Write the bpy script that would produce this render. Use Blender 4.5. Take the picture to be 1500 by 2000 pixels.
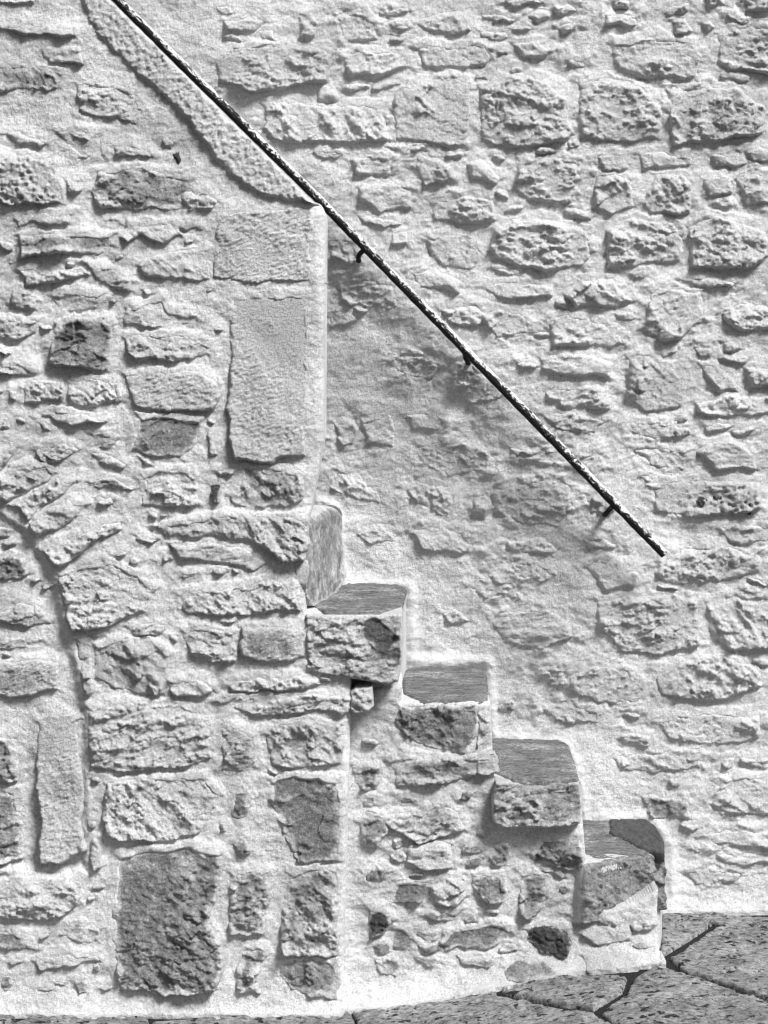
import bpy, math, random
import numpy as np

for o in list(bpy.data.objects): bpy.data.objects.remove(o)
sc = bpy.context.scene
COL = sc.collection

# ------------------------------------------------------------------ camera
CAM_D, CAM_Z, PXM = 6.5, 1.72, 800.0          # distance to the near wall, eye height, photo pixels per metre there
HORIZ = 600.0                                  # photo row of the eye level
cam = bpy.data.cameras.new('camera'); cam_o = bpy.data.objects.new('camera', cam); COL.objects.link(cam_o)
cam_o.location = (0, -CAM_D, CAM_Z); cam_o.rotation_euler = (math.pi/2, 0, 0)
cam.sensor_fit = 'VERTICAL'; cam.sensor_height = 36.0; cam.sensor_width = 27.0
cam.lens = 36.0*CAM_D/(2000/PXM); cam.shift_y = -(1000-HORIZ)/2000
cam.clip_start = 0.1; cam.clip_end = 500
sc.camera = cam_o

# ------------------------------------------------------------------ light
w = bpy.data.worlds.new('World'); sc.world = w; w.use_nodes = True
nt = w.node_tree; nt.nodes.clear()
SUN_AZ, SUN_EL = math.radians(44), math.radians(50)       # azimuth measured from -Y (towards the camera) to +X
out = nt.nodes.new('ShaderNodeOutputWorld'); bg = nt.nodes.new('ShaderNodeBackground')
sky = nt.nodes.new('ShaderNodeTexSky'); sky.sky_type = 'NISHITA'; sky.sun_disc = False
sky.sun_elevation = SUN_EL; sky.sun_rotation = math.pi - SUN_AZ
sky.air_density = 1.0; sky.dust_density = 3.0
bw = nt.nodes.new('ShaderNodeRGBToBW')                    # the photograph is black and white
nt.links.new(sky.outputs[0], bw.inputs[0]); nt.links.new(bw.outputs[0], bg.inputs[0]); nt.links.new(bg.outputs[0], out.inputs[0])
bg.inputs[1].default_value = 0.05
sl = bpy.data.lights.new('sun', 'SUN'); sl.energy = 3.7; sl.angle = math.radians(18); sl.color = (1, 1, 1)
so = bpy.data.objects.new('sun', sl); COL.objects.link(so)
from mathutils import Vector
sdir = Vector((math.sin(SUN_AZ)*math.cos(SUN_EL), -math.cos(SUN_AZ)*math.cos(SUN_EL), math.sin(SUN_EL)))
so.rotation_euler = sdir.to_track_quat('Z', 'Y').to_euler(); so.location = sdir*20
vs_ = sc.view_settings
vs_.view_transform = 'Standard'; vs_.look = 'None'; vs_.gamma = 1.0; vs_.exposure = 0.60; vs_.use_curve_mapping = False
sc.render.engine = 'CYCLES'
sc.cycles.filter_width = 1.2
sc.render.resolution_x = 768; sc.render.resolution_y = 1024

# ------------------------------------------------------------------ noise
RNG = np.random.RandomState(7)
PERM = RNG.permutation(4096)
GA = RNG.rand(4096)*2*np.pi
GX, GY = np.cos(GA), np.sin(GA)
RV = RNG.rand(4096)
def _h(ix, iy, s): return PERM[(PERM[(ix + s*131) & 4095] + iy*57 + s) & 4095]
def pn(x, y, s=0):
    ix = np.floor(x).astype(np.int64); iy = np.floor(y).astype(np.int64); fx = x-ix; fy = y-iy
    u = fx*fx*fx*(fx*(fx*6-15)+10); v = fy*fy*fy*(fy*(fy*6-15)+10)
    def g(dx, dy):
        h = _h(ix+dx, iy+dy, s); return GX[h]*(fx-dx) + GY[h]*(fy-dy)
    a = g(0, 0); b = g(1, 0); c = g(0, 1); d = g(1, 1)
    return ((a+(b-a)*u)*(1-v) + (c+(d-c)*u)*v)*1.5
def fbm(x, y, o=4, s=0, r=0.5, lac=2.03):
    t = 0*x; a = 1.0; f = 1.0
    for i in range(o):
        t = t + a*pn(x*f+17.3*i, y*f-9.1*i, s+i); a *= r; f *= lac
    return t
def ridged(x, y, o=4, s=0, r=0.55):
    t = 0*x; a = 1.0; f = 1.0
    for i in range(o):
        t = t + a*(1-2*np.abs(pn(x*f+5.7*i, y*f+3.3*i, s+i))); a *= r; f *= 2.1
    return t*0.5
def cells(x, y, s=0):
    """distance to the nearest feature point, a random value and the offset from that point"""
    ix = np.floor(x).astype(np.int64); iy = np.floor(y).astype(np.int64)
    best = np.full(x.shape, 9.0); val = np.zeros(x.shape); ox = np.zeros(x.shape); oy = np.zeros(x.shape); v2 = np.zeros(x.shape); v3 = np.zeros(x.shape)
    for dx in (-1, 0, 1):
        for dy in (-1, 0, 1):
            h = _h(ix+dx, iy+dy, s)
            px = ix+dx+RV[h]; py = iy+dy+RV[(h*7+3) & 4095]
            d = (x-px)**2+(y-py)**2; m = d < best
            best = np.where(m, d, best); val = np.where(m, RV[(h*13+5) & 4095], val)
            v2 = np.where(m, RV[(h*29+11) & 4095], v2); v3 = np.where(m, RV[(h*31+17) & 4095], v3)
            ox = np.where(m, x-px, ox); oy = np.where(m, y-py, oy)
    return np.sqrt(best), val, ox, oy, v2, v3
def sst(a, b, x):
    t = np.clip((x-a)/(b-a), 0, 1); return t*t*(3-2*t)

# ------------------------------------------------------------------ geometry helpers
def sdf(U, V, poly):
    """signed distance (inside positive) and closest boundary point"""
    best = np.full(U.shape, 1e9); cx = np.zeros(U.shape); cy = np.zeros(U.shape); ins = np.zeros(U.shape, bool)
    n = len(poly)
    for i in range(n):
        ax, ay = poly[i]; bx, by = poly[(i+1) % n]
        ex, ey = bx-ax, by-ay; L = ex*ex+ey*ey+1e-12
        t = np.clip(((U-ax)*ex+(V-ay)*ey)/L, 0, 1)
        qx = ax+t*ex; qy = ay+t*ey; d = (U-qx)**2+(V-qy)**2
        m = d < best; best = np.where(m, d, best); cx = np.where(m, qx, cx); cy = np.where(m, qy, cy)
        if abs(ey) > 1e-12:
            c = ((ay > V) != (by > V)) & (U < ex*(V-ay)/ey+ax); ins ^= c
    d = np.sqrt(best)
    return np.where(ins, d, -d), cx, cy
def warp(U, V):
    return (U+fbm(U*14+3, V*14, 2, 201)*.0075+fbm(U*52, V*52+7, 2, 203)*.0028, V+fbm(U*14, V*14+5, 2, 205)*.0075+fbm(U*52+2, V*52, 2, 207)*.0028)
def lip(up, soft): return (.14+.16*np.clip(up, -1, 1)) if soft else (.24+.24*np.clip(up, -1, 1))
def chaikin(poly, n=1):
    p = [tuple(q) for q in poly]
    for _ in range(n):
        r = []
        for i in range(len(p)):
            a = p[i]; b = p[(i+1) % len(p)]
            r += [(a[0]*.8+b[0]*.2, a[1]*.8+b[1]*.2), (a[0]*.2+b[0]*.8, a[1]*.2+b[1]*.8)]
        p = r
    return p
class Frame:
    def __init__(s, O, U, V, N): s.O, s.U, s.V, s.N = [np.array(q, float) for q in (O, U, V, N)]
    def pts(s, u, v, h): return s.O + u[:, None]*s.U + v[:, None]*s.V + h[:, None]*s.N
def wall_frame(Y): return Frame((0, Y, 0), (1, 0, 0), (0, 0, 1), (0, -1, 0))
FLOOR = Frame((0, 0, 0), (1, 0, 0), (0, 1, 0), (0, 0, 1))
def px2uv(px, py, Y):
    k = (CAM_D+Y)/CAM_D/PXM
    return ((px-750)*k, CAM_Z-(py-HORIZ)*k)
def uvpoly(P, Y): return [px2uv(a, b, Y) for a, b in P]
def make_mesh(name, co, faces_q, faces_t=None, smooth=True, mats=(), mat_idx=None):
    me = bpy.data.meshes.new(name)
    nq = len(faces_q); ntri = 0 if faces_t is None else len(faces_t)
    me.vertices.add(len(co)); me.vertices.foreach_set('co', np.ascontiguousarray(co, dtype=np.float32).ravel())
    loops = faces_q.ravel() if not ntri else np.concatenate([faces_q.ravel(), np.asarray(faces_t).ravel()])
    me.loops.add(len(loops)); me.loops.foreach_set('vertex_index', loops.astype(np.int32))
    me.polygons.add(nq+ntri)
    st = np.arange(nq)*4
    if ntri: st = np.concatenate([st, nq*4+np.arange(ntri)*3])
    me.polygons.foreach_set('loop_start', st.astype(np.int32))
    for m in mats: me.materials.append(m)
    if mat_idx is not None: me.polygons.foreach_set('material_index', np.asarray(mat_idx, dtype=np.int32))
    me.polygons.foreach_set('use_smooth', np.full(nq+ntri, smooth))
    me.update(calc_edges=True); me.validate()
    return me
def link(name, me, parent=None):
    o = bpy.data.objects.new(name, me); COL.objects.link(o)
    if parent is not None: o.parent = parent
    return o
def root(name, label=None, cat=None, loc=(0, 0, 0), kind=None):
    o = bpy.data.objects.new(name, None); COL.objects.link(o); o.empty_display_size = 0.1
    if label: o['label'] = label
    if cat: o['category'] = cat
    if kind: o['kind'] = kind
    return o
PATCH = {}
def patch(us, vs, poly, hfun, frame, skirt=0.03, drop=None, back=False, snap=True, skirt_mat=None, wrp=False):
    """a relief sheet over a polygon, with sides that go back by skirt; hfun(u, v, s) gives the height"""
    U, V = np.meshgrid(us, vs); nv, nu = U.shape
    S, CX, CY = sdf(*warp(U, V), poly) if wrp else sdf(U, V, poly)
    du = np.gradient(us); dv = np.gradient(vs)
    cell = np.maximum(*np.meshgrid(du, dv))
    keepv = S > -0.8*cell
    if snap:
        o = (S < 0) & keepv
        U = np.where(o, CX, U); V = np.where(o, CY, V); S = np.where(o, 0, S)
    H = hfun(U, V, S)
    kf = keepv[:-1, :-1] & keepv[1:, :-1] & keepv[:-1, 1:] & keepv[1:, 1:]
    if snap: kf &= (S[:-1, :-1]+S[1:, :-1]+S[:-1, 1:]+S[1:, 1:]) > 1e-9
    if drop is not None:
        kf &= ~(drop[:-1, :-1] & drop[1:, :-1] & drop[:-1, 1:] & drop[1:, 1:])
    idx = np.arange(nu*nv).reshape(nv, nu)
    Q = np.stack([idx[:-1, :-1][kf], idx[:-1, 1:][kf], idx[1:, 1:][kf], idx[1:, :-1][kf]], 1)
    used = np.unique(Q); remap = np.full(nu*nv, -1); remap[used] = np.arange(len(used)); Q = remap[Q]
    u = U.ravel()[used]; v = V.ravel()[used]; h = H.ravel()[used]; s = S.ravel()[used]
    co = frame.pts(u, v, h)
    nf = len(Q)
    if skirt:
        E = np.concatenate([Q[:, [0, 1]], Q[:, [1, 2]], Q[:, [2, 3]], Q[:, [3, 0]]])
        key = np.minimum(E[:, 0], E[:, 1]).astype(np.int64)*len(used)+np.maximum(E[:, 0], E[:, 1])
        _, inv, cnt = np.unique(key, return_inverse=True, return_counts=True)
        B = E[cnt[inv] == 1]
        if drop is not None:                       # no sides round the holes that lie under stones
            B = B[(s[B[:, 0]] < 0.006) & (s[B[:, 1]] < 0.006)]
        bv = np.unique(B); m2 = np.full(len(used), -1); m2[bv] = np.arange(len(bv))+len(used)
        nb = frame.pts(u[bv], v[bv], np.full(len(bv), -skirt) if back else h[bv]-skirt)
        co = np.concatenate([co, nb])
        Q = np.concatenate([Q, np.stack([B[:, 1], B[:, 0], m2[B[:, 0]], m2[B[:, 1]]], 1)])
    mi = None
    if skirt_mat is not None:
        mi = np.zeros(len(Q), int); mi[nf:] = skirt_mat
    PATCH['s'] = np.concatenate([s, np.zeros(len(co)-len(s))])
    return co, Q, mi

# ------------------------------------------------------------------ materials
MATS = {}
class NT:
    def __init__(s, name):
        s.m = bpy.data.materials.new(name); s.m.use_nodes = True; s.t = s.m.node_tree; s.t.nodes.clear()
        s.out = s.t.nodes.new('ShaderNodeOutputMaterial'); s.b = s.t.nodes.new('ShaderNodeBsdfPrincipled')
        s.t.links.new(s.b.outputs[0], s.out.inputs[0])
        s.b.inputs['Roughness'].default_value = 0.92; s.b.inputs['Specular IOR Level'].default_value = 0.15
        tc = s.t.nodes.new('ShaderNodeTexCoord'); s.co = tc.outputs['Object']
    def L(s, a, b): s.t.links.new(a, b)
    def val(s, x, sock):
        if isinstance(x, (int, float)): sock.default_value = x
        else: s.L(x, sock)
    def noise(s, scale, det=6, rough=0.6, co=None, dist=0.0):
        n = s.t.nodes.new('ShaderNodeTexNoise'); n.inputs['Scale'].default_value = scale; n.inputs['Detail'].default_value = det
        n.inputs['Roughness'].default_value = rough; n.inputs['Distortion'].default_value = dist
        s.L(co or s.co, n.inputs['Vector']); return n.outputs[0]
    def vor(s, scale, co=None, rnd=1.0):
        n = s.t.nodes.new('ShaderNodeTexVoronoi'); n.inputs['Scale'].default_value = scale; n.inputs['Randomness'].default_value = rnd
        s.L(co or s.co, n.inputs['Vector']); return n.outputs['Distance']
    def mapc(s, scale):
        n = s.t.nodes.new('ShaderNodeMapping'); n.inputs['Scale'].default_value = scale; s.L(s.co, n.inputs['Vector']); return n.outputs[0]
    def math(s, op, a, b=0.0):
        n = s.t.nodes.new('ShaderNodeMath'); n.operation = op; s.val(a, n.inputs[0]); s.val(b, n.inputs[1]); return n.outputs[0]
    def rng(s, x, a, b, c=0.0, d=1.0):
        n = s.t.nodes.new('ShaderNodeMapRange'); s.val(x, n.inputs[0])
        n.inputs[1].default_value = a; n.inputs[2].default_value = b; n.inputs[3].default_value = c; n.inputs[4].default_value = d; return n.outputs[0]
    def mix(s, f, a, b):
        n = s.t.nodes.new('ShaderNodeMix'); n.data_type = 'FLOAT'; s.val(f, n.inputs[0]); s.val(a, n.inputs[2]); s.val(b, n.inputs[3]); return n.outputs[0]
    def rand(s):
        return s.t.nodes.new('ShaderNodeObjectInfo').outputs['Random']
    def bump(s, h, dist, strength=1.0, prev=None):
        n = s.t.nodes.new('ShaderNodeBump'); n.inputs['Distance'].default_value = dist; n.inputs['Strength'].default_value = strength
        s.L(h, n.inputs['Height'])
        if prev is not None: s.L(prev, n.inputs['Normal'])
        return n.outputs[0]
    def done(s, col, nrm=None):
        g = s.t.nodes.new('ShaderNodeCombineColor')
        for i in range(3): s.val(col, g.inputs[i])
        s.L(g.outputs[0], s.b.inputs['Base Color'])
        if nrm is not None: s.L(nrm, s.b.inputs['Normal'])
        return s.m
def wash_mat(name, wear, stone=0.3, wash=0.78, grime=0.25, grain=1.0, fleck=0.3, edge=False, chip=False, fresh=False):
    """limewash over stone: wear is how much of it has come off, in patches"""
    n = NT(name)
    big = n.noise(4.5, 6, .6); mid = n.noise(26, 8, .68, dist=.4); fine = n.noise(140, 5, .7); r = n.rand()
    white = n.mix(n.rng(big, .42, .68), wash, wash*(1-grime))
    white = n.mix(n.rng(n.noise(60, 6, .75), .5, .72), white, n.math('MULTIPLY', white, 1-grime*.9))
    white = n.mix(n.rng(n.noise(190, 5, .8), .42, .66), n.math('MULTIPLY', white, 1.08), n.math('MULTIPLY', white, .66))
    sp = n.math('MULTIPLY', n.rng(n.noise(215, 3, .7), .625, .665), n.rng(n.noise(9, 4, .6), .32, .58))
    white = n.mix(n.math('MULTIPLY', sp, .85), white, .09)
    white = n.math('MULTIPLY', white, n.rng(r, 0, 1, .86, 1.06))
    bare = n.mix(n.rng(fine, .3, .7), stone*.55, stone*1.35)
    bare = n.mix(n.rng(n.noise(17, 6, .7), .35, .7), bare, n.math('MULTIPLY', bare, .6))
    bare = n.mix(n.math('MULTIPLY', n.rng(n.noise(90, 8, .75), .55, .68), fleck), bare, wash*.9)
    bare = n.mix(n.math('MULTIPLY', n.rng(n.noise(30, 9, .78, dist=.5), .52, .62), fleck*.8), bare, wash*.75)
    bare = n.mix(n.math('MULTIPLY', n.rng(n.noise(1, 6, .75, n.mapc((110, 110, 190))), .56, .66), .8), bare, stone*.22)
    f = n.math('ADD', n.math('MULTIPLY', mid, .55), n.math('ADD', n.math('MULTIPLY', fine, .2), n.math('MULTIPLY', big, .25)))
    f = n.math('ADD', f, n.math('MULTIPLY', n.math('SUBTRACT', r, .5), .10))
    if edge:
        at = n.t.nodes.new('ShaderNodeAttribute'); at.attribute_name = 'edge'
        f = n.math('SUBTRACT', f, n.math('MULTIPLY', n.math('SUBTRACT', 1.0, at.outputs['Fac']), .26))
    t = .72-.44*wear
    fac = n.rng(f, t-.05, t+.05)
    if fresh:                                    # newer coat brushed along the joint of the steps
        at = n.t.nodes.new('ShaderNodeAttribute'); at.attribute_name = 'fresh'
        k = n.rng(n.math('ADD', at.outputs['Fac'], n.math('MULTIPLY', n.math('SUBTRACT', mid, .5), 3.0)), .35, .75)
        white = n.mix(k, white, n.mix(n.rng(fine, .35, .7), .84, .62)); fac = n.math('MULTIPLY', fac, n.math('SUBTRACT', 1.0, k))
    col = n.mix(fac, white, bare)
    if chip:
        at = n.t.nodes.new('ShaderNodeAttribute'); at.attribute_name = 'chip'
        col = n.mix(at.outputs['Fac'], col, n.mix(n.rng(fine, .3, .7), .08, .20))
    b1 = n.bump(n.noise(75, 7, .75), .008*grain, .9)
    b2 = n.bump(n.noise(190, 4, .8), .0040*grain, .95, b1)
    return n.done(col, b2)
def mats():
    M = MATS
    M['mortar'] = wash_mat('limewash_mortar', .16, .40, .80, .28, .7)
    M['render'] = wash_mat('limewash_render', .06, .38, .80, .20, .8, fresh=True)
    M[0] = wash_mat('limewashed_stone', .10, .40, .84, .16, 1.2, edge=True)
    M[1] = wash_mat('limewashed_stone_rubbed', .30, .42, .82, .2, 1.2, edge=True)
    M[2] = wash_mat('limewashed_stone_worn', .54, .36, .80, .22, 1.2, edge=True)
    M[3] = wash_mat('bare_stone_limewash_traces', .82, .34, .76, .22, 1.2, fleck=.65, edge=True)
    M[4] = wash_mat('dark_stone_and_holes', .95, .10, .66, .3, 1.2, fleck=.25, edge=True)
    M['patchy'] = wash_mat('patchy_limewash', .30, .42, .82, .26, .8)
    M[5] = wash_mat('mottled_bare_stone', .60, .30, .76, .25, 1.3, fleck=.8, edge=True)
    M['chip'] = wash_mat('chipped_limewash', .40, .34, .80, .22, 1.2, edge=True, chip=True)
    M['white'] = wash_mat('fresh_limewash', .14, .42, .84, .16, .9)
    n = NT('trodden_stone')                     # grain of the worn treads, drawn out along the step
    c1 = n.mapc((18, 48, 48)); c2 = n.mapc((120, 200, 200))
    g1 = n.noise(1, 6, .65, c1, .5); g2 = n.noise(1, 5, .7, c2); big = n.noise(7, 5, .6)
    col = n.mix(n.rng(g1, .3, .7), .06, .20); col = n.mix(n.rng(g2, .3, .72), n.math('MULTIPLY', col, .35), n.math('MULTIPLY', col, 1.7))
    col = n.mix(n.math('MULTIPLY', n.math('MULTIPLY', n.rng(big, .50, .7), n.rng(n.noise(120, 6, .8), .45, .6)), .8), col, .6)
    M['tread'] = n.done(col, n.bump(g2, .0035, .7, n.bump(g1, .006, .6)))
    n = NT('paving_stone')
    a = n.noise(9, 8, .7); b = n.noise(60, 8, .75); c = n.noise(240, 4, .7); p = n.noise(38, 3, .55)
    col = n.mix(n.rng(a, .3, .7), .13, .42); col = n.mix(n.rng(b, .38, .62), n.math('MULTIPLY', col, .42), n.math('MULTIPLY', col, 1.5))
    col = n.mix(n.rng(p, .58, .63), col, .03); col = n.mix(n.math('MULTIPLY', n.rng(c, .58, .7), .4), col, .6)
    at = n.t.nodes.new('ShaderNodeAttribute'); at.attribute_name = 'spill'     # limewash splashed on the paving along the wall foot
    k = n.rng(n.math('ADD', at.outputs['Fac'], n.math('MULTIPLY', n.math('SUBTRACT', n.noise(34, 8, .75), .5), 2.6)), .55, .80)
    col = n.mix(n.math('MULTIPLY', k, .9), col, .66)
    M['paving'] = n.done(col, n.bump(c, .003, .7, n.bump(b, .008, .8)))
    n = NT('joint_soil'); M['soil'] = n.done(n.mix(n.noise(80, 6, .7), .008, .04), n.bump(n.noise(90, 6, .7), .01))
    n = NT('dark_inlay'); c = n.noise(1, 6, .7, n.mapc((120, 30, 30)))
    M['inlay'] = n.done(n.mix(n.rng(c, .3, .75), .03, .11), n.bump(c, .002))
    n = NT('peeling_rail_paint')                 # white paint left in flakes over black iron, thickest on the upper side
    at = n.t.nodes.new('ShaderNodeAttribute'); at.attribute_name = 'side'
    al = n.t.nodes.new('ShaderNodeAttribute'); al.attribute_name = 'along'
    cc = n.t.nodes.new('ShaderNodeCombineXYZ'); n.L(n.math('MULTIPLY', al.outputs['Fac'], 75.0), cc.inputs[0]); n.L(n.math('MULTIPLY', at.outputs['Fac'], 1.9), cc.inputs[1])
    f1 = n.noise(1.0, 8, .72, cc.outputs[0], .6); f2 = n.noise(.12, 3, .6, cc.outputs[0])
    f = n.math('ADD', n.math('ADD', f1, n.math('MULTIPLY', at.outputs['Fac'], .155)), n.math('MULTIPLY', f2, .35))
    fac = n.rng(f, .745, .775)
    iron = n.mix(n.noise(150, 5, .7), .006, .028)
    M['rail'] = n.done(n.mix(fac, iron, .72), n.bump(fac, .0015, .7, n.bump(n.noise(200, 5, .7), .0015)))
    n.b.inputs['Roughness'].default_value = .6
    n = NT('rusty_iron'); M['iron'] = n.done(n.mix(n.noise(120, 6, .7), .008, .04), n.bump(n.noise(200, 5, .7), .002))
mats()

# ------------------------------------------------------------------ ground shape
def ground_z(x): return 0.115*sst(-0.15, 0.70, x)
def px2ground(px, py):
    z = 0.0
    for _ in range(8):
        d = CAM_D*PXM*(CAM_Z-z)/(py-HORIZ); x = (px-750)*d/(CAM_D*PXM); z = float(ground_z(np.array(x)))
    return (x, d-CAM_D)

# ------------------------------------------------------------------ stone relief
def stone_fun(poly, style, prot, seed, base, soft, free=False):
    P = np.array(poly); c = P.mean(0); mn = P.min(0); mx = P.max(0); size = mx-mn
    rs = np.random.RandomState(seed)
    small = min(1.0, min(size)/0.09)
    gx = rs.uniform(-.10, .10); gz = rs.uniform(-.16, .02)
    if style == 'l': gz = -.30
    o = rs.uniform(0, 80, 2); ang = rs.uniform(-.9, .25)
    npl = 7; planes = []
    for i in range(npl):
        a = rs.uniform(0, 2*np.pi); k = rs.uniform(.10, .55); q = c+rs.uniform(-.5, .5, 2)*size
        planes.append((np.cos(a)*k, np.sin(a)*k, q[0], q[1], rs.uniform(.000, .012)*small))
    def f(U, V, S):
        x = U+o[0]; y = V+o[1]
        s = np.maximum(0, S)
        _, cx_, cy_ = sdf(*(warp(U, V) if not free else (U, V)), poly)
        up = (cy_-(warp(U, V)[1] if not free else V))/np.maximum(np.abs(S), 1e-4)*np.sign(S)
        tt = np.clip((V-mn[1])/(size[1]+1e-6), 0, 1)
        wb, wt = (.006, .018) if not soft else (.009, .018)
        if style == 'l': wb, wt = .005, .030
        if style in 't': wb, wt = .008, .011
        if free: wb, wt = .008, .007
        wd = (wb+(wt-wb)*tt)*(.5+.5*small)
        e = np.sqrt(np.clip(s/wd, 0, 1)*(2-np.clip(s/wd, 0, 1))) if not soft else sst(0, 1, s/wd)
        rel = gx*(U-c[0])+gz*(V-c[1])
        fac = 0*U
        ca, sa = np.cos(ang), np.sin(ang)
        X = x*ca+y*sa; Yr = -x*sa+y*ca
        wx = x+fbm(x*16, y*16, 2, 3)*.012; wy = y+fbm(x*16+9, y*16, 2, 4)*.012
        def terr(sx, sy, lev, amp, sd, sharp=.22):
            n = fbm(X*sx, Yr*sy, 4, sd, .5)*lev; fl = np.floor(n); return amp*(fl+sst(0, sharp, n-fl)+.35*(n-fl))
        if style in 'frl':
            m = np.full(U.shape, 9.)
            for (a, b, qx, qy, h0) in planes: m = np.minimum(m, h0+a*(U-qx)+b*(V-qy))
            fac = np.clip(m, -.020, .012)*(1.0 if style == 'f' else .5 if style == 'r' else .35)
        sm = .35+.65*small
        if style == 'f':
            d, v, ox, oy, v2, v3 = cells(wx*19, wy*25, seed % 97)
            fac = fac + .009*sm*((v-.5)*1.1+(v2-.5)*2.4*ox+(v3-.62)*2.4*oy)
            fac = fac + terr(9, 16, 3.2, .0042*sm, seed % 83) + terr(24, 42, 2.2, .0017*sm, seed % 79)
            fac = fac + .0011*fbm(X*70, Yr*150, 3, seed % 71, .6)
        if style == 'r':
            d, v, ox, oy, v2, v3 = cells(wx*34, wy*44, seed % 97)
            fac = fac + .0045*sm*((v-.5)*1.1+(v2-.5)*2.4*ox+(v3-.62)*2.4*oy)
            fac = fac + terr(13, 24, 3.0, .0034*sm, seed % 83) + terr(34, 60, 2.2, .0017*sm, seed % 79) + .0024*fbm(X*70, Yr*110, 4, seed % 71, .62) + .0030*(ridged(X*40, Yr*58, 3, seed % 59)-.35)
        if style == 'p':
            d, v, *_ = cells(x*62, y*62, seed % 53); fac = fac - .010*np.clip(1-d/.42, 0, 1)*(v > .45) + .004*fbm(x*55, y*55, 3, seed % 71, .6) + terr(14, 24, 3, .003, seed % 83)
        if style == 't':
            fac = fac + .0026*fbm(x*60+y*30, y*130-x*60, 4, seed % 41, .62) + .0026*fbm(x*14, y*14, 3, seed % 31) + terr(8, 14, 2, .0016, seed % 83)
        if style in 'sl': fac = fac + .0030*fbm(x*26, y*36, 4, seed % 31, .5) + terr(8, 26, 2.4, .0026*sm, seed % 83) + .0012*fbm(X*60, Yr*160, 3, seed % 37)
        body = prot + rel + fac
        body = np.where(body < .6*prot, .6*prot+(body-.6*prot)*(.45 if not soft else .30), body)
        if soft: body = np.maximum(body, prot*.40+.0042*fbm(X*48, Yr*70, 4, seed % 67, .65))
        st = -.014 if free else np.where(S > 0, lip(up, soft)*prot-.0035, lip(up, soft)*prot-.0035+2.5*S)
        return base(U, V) + st + e*(np.maximum(body, .001)-st)
    return f
def edge_attr(me, wd):
    at = me.attributes.new('edge', 'FLOAT', 'POINT'); at.data.foreach_set('value', np.clip(PATCH['s']/wd, 0, 1).astype(np.float32))
def build_stones(lines, Y, frame, base, parent, cell, name='stone', soft=False, seed0=0, grow=1.0, pk=1.0):
    """every stone is an object of its own; returns the outlines for the mortar"""
    outl = []
    for k, ln in enumerate(lines.strip().split('\n')):
        head, pts = ln.split(':')
        hd = head.split(); style, tone, prot = hd[0], int(hd[1]), float(hd[2])/1000*pk
        nm = hd[3] if len(hd) > 3 else name
        q0 = np.array([tuple(map(float, q.split(','))) for q in pts.split()]).mean(0)
        if soft and q0[0] < 1190 and q0[1] > q0[0]-200: prot *= .62
        P = uvpoly([tuple(map(float, q.split(','))) for q in pts.split()], Y)
        A = np.array(P)
        if sum(A[i, 0]*A[(i+1) % len(A), 1]-A[(i+1) % len(A), 0]*A[i, 1] for i in range(len(A))) < 0: P = P[::-1]
        cc = np.array(P).mean(0); P = [tuple(cc+(np.array(q)-cc)*grow) for q in P]
        A = np.array(P); mn = A.min(0)-.018; mx = A.max(0)+.018
        us = np.arange(mn[0], mx[0]+cell, cell); vs = np.arange(mn[1], mx[1]+cell, cell)
        co, Q, _ = patch(us, vs, P, stone_fun(P, style, prot, seed0+k*17+3, base, soft), frame, skirt=.03, snap=False, wrp=True)
        if len(Q) == 0: continue
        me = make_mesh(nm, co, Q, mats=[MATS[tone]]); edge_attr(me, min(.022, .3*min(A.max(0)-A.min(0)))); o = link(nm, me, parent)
        outl.append((P, prot))
    return outl
def mortar_fields(us, vs, outl):
    """distance outside the nearest stone and its height, over the mortar grid"""
    U, V = np.meshgrid(us, vs); best = np.full(U.shape, -1.0); pr = np.zeros(U.shape); up = np.zeros(U.shape)
    for P, prot in outl:
        A = np.array(P); mn = A.min(0)-.07; mx = A.max(0)+.07
        i0, i1 = np.searchsorted(us, [mn[0], mx[0]]); j0, j1 = np.searchsorted(vs, [mn[1], mx[1]])
        if i1 <= i0 or j1 <= j0: continue
        sub = np.s_[j0:j1, i0:i1]
        WU, WV = warp(U[sub], V[sub]); S, cx, cy = sdf(WU, WV, P); m = S > best[sub]
        best[sub] = np.where(m, S, best[sub]); pr[sub] = np.where(m, prot, pr[sub])
        d = np.maximum(np.abs(S), 1e-4); up[sub] = np.where(m, (WV-cy)/d*np.sign(-S), up[sub])
    return best, pr, up
def grid(fa, fb, cell, a, b, coarse=.035):
    return np.concatenate([np.arange(a, fa, coarse), np.arange(fa, fb, cell), np.arange(fb, b+coarse, coarse)])
def mound(S, pr, up, wid=.020, soft=False):
    d = np.maximum(0, -S); q = np.maximum(0, S)
    # mortar is wiped up over the top of a stone, and stops short beneath it
    return np.where(S > -.9, pr*lip(up, soft)*np.exp(-(d/wid)**2)-1.4*np.maximum(0, q-(.012 if soft else .009)), 0)

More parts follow.
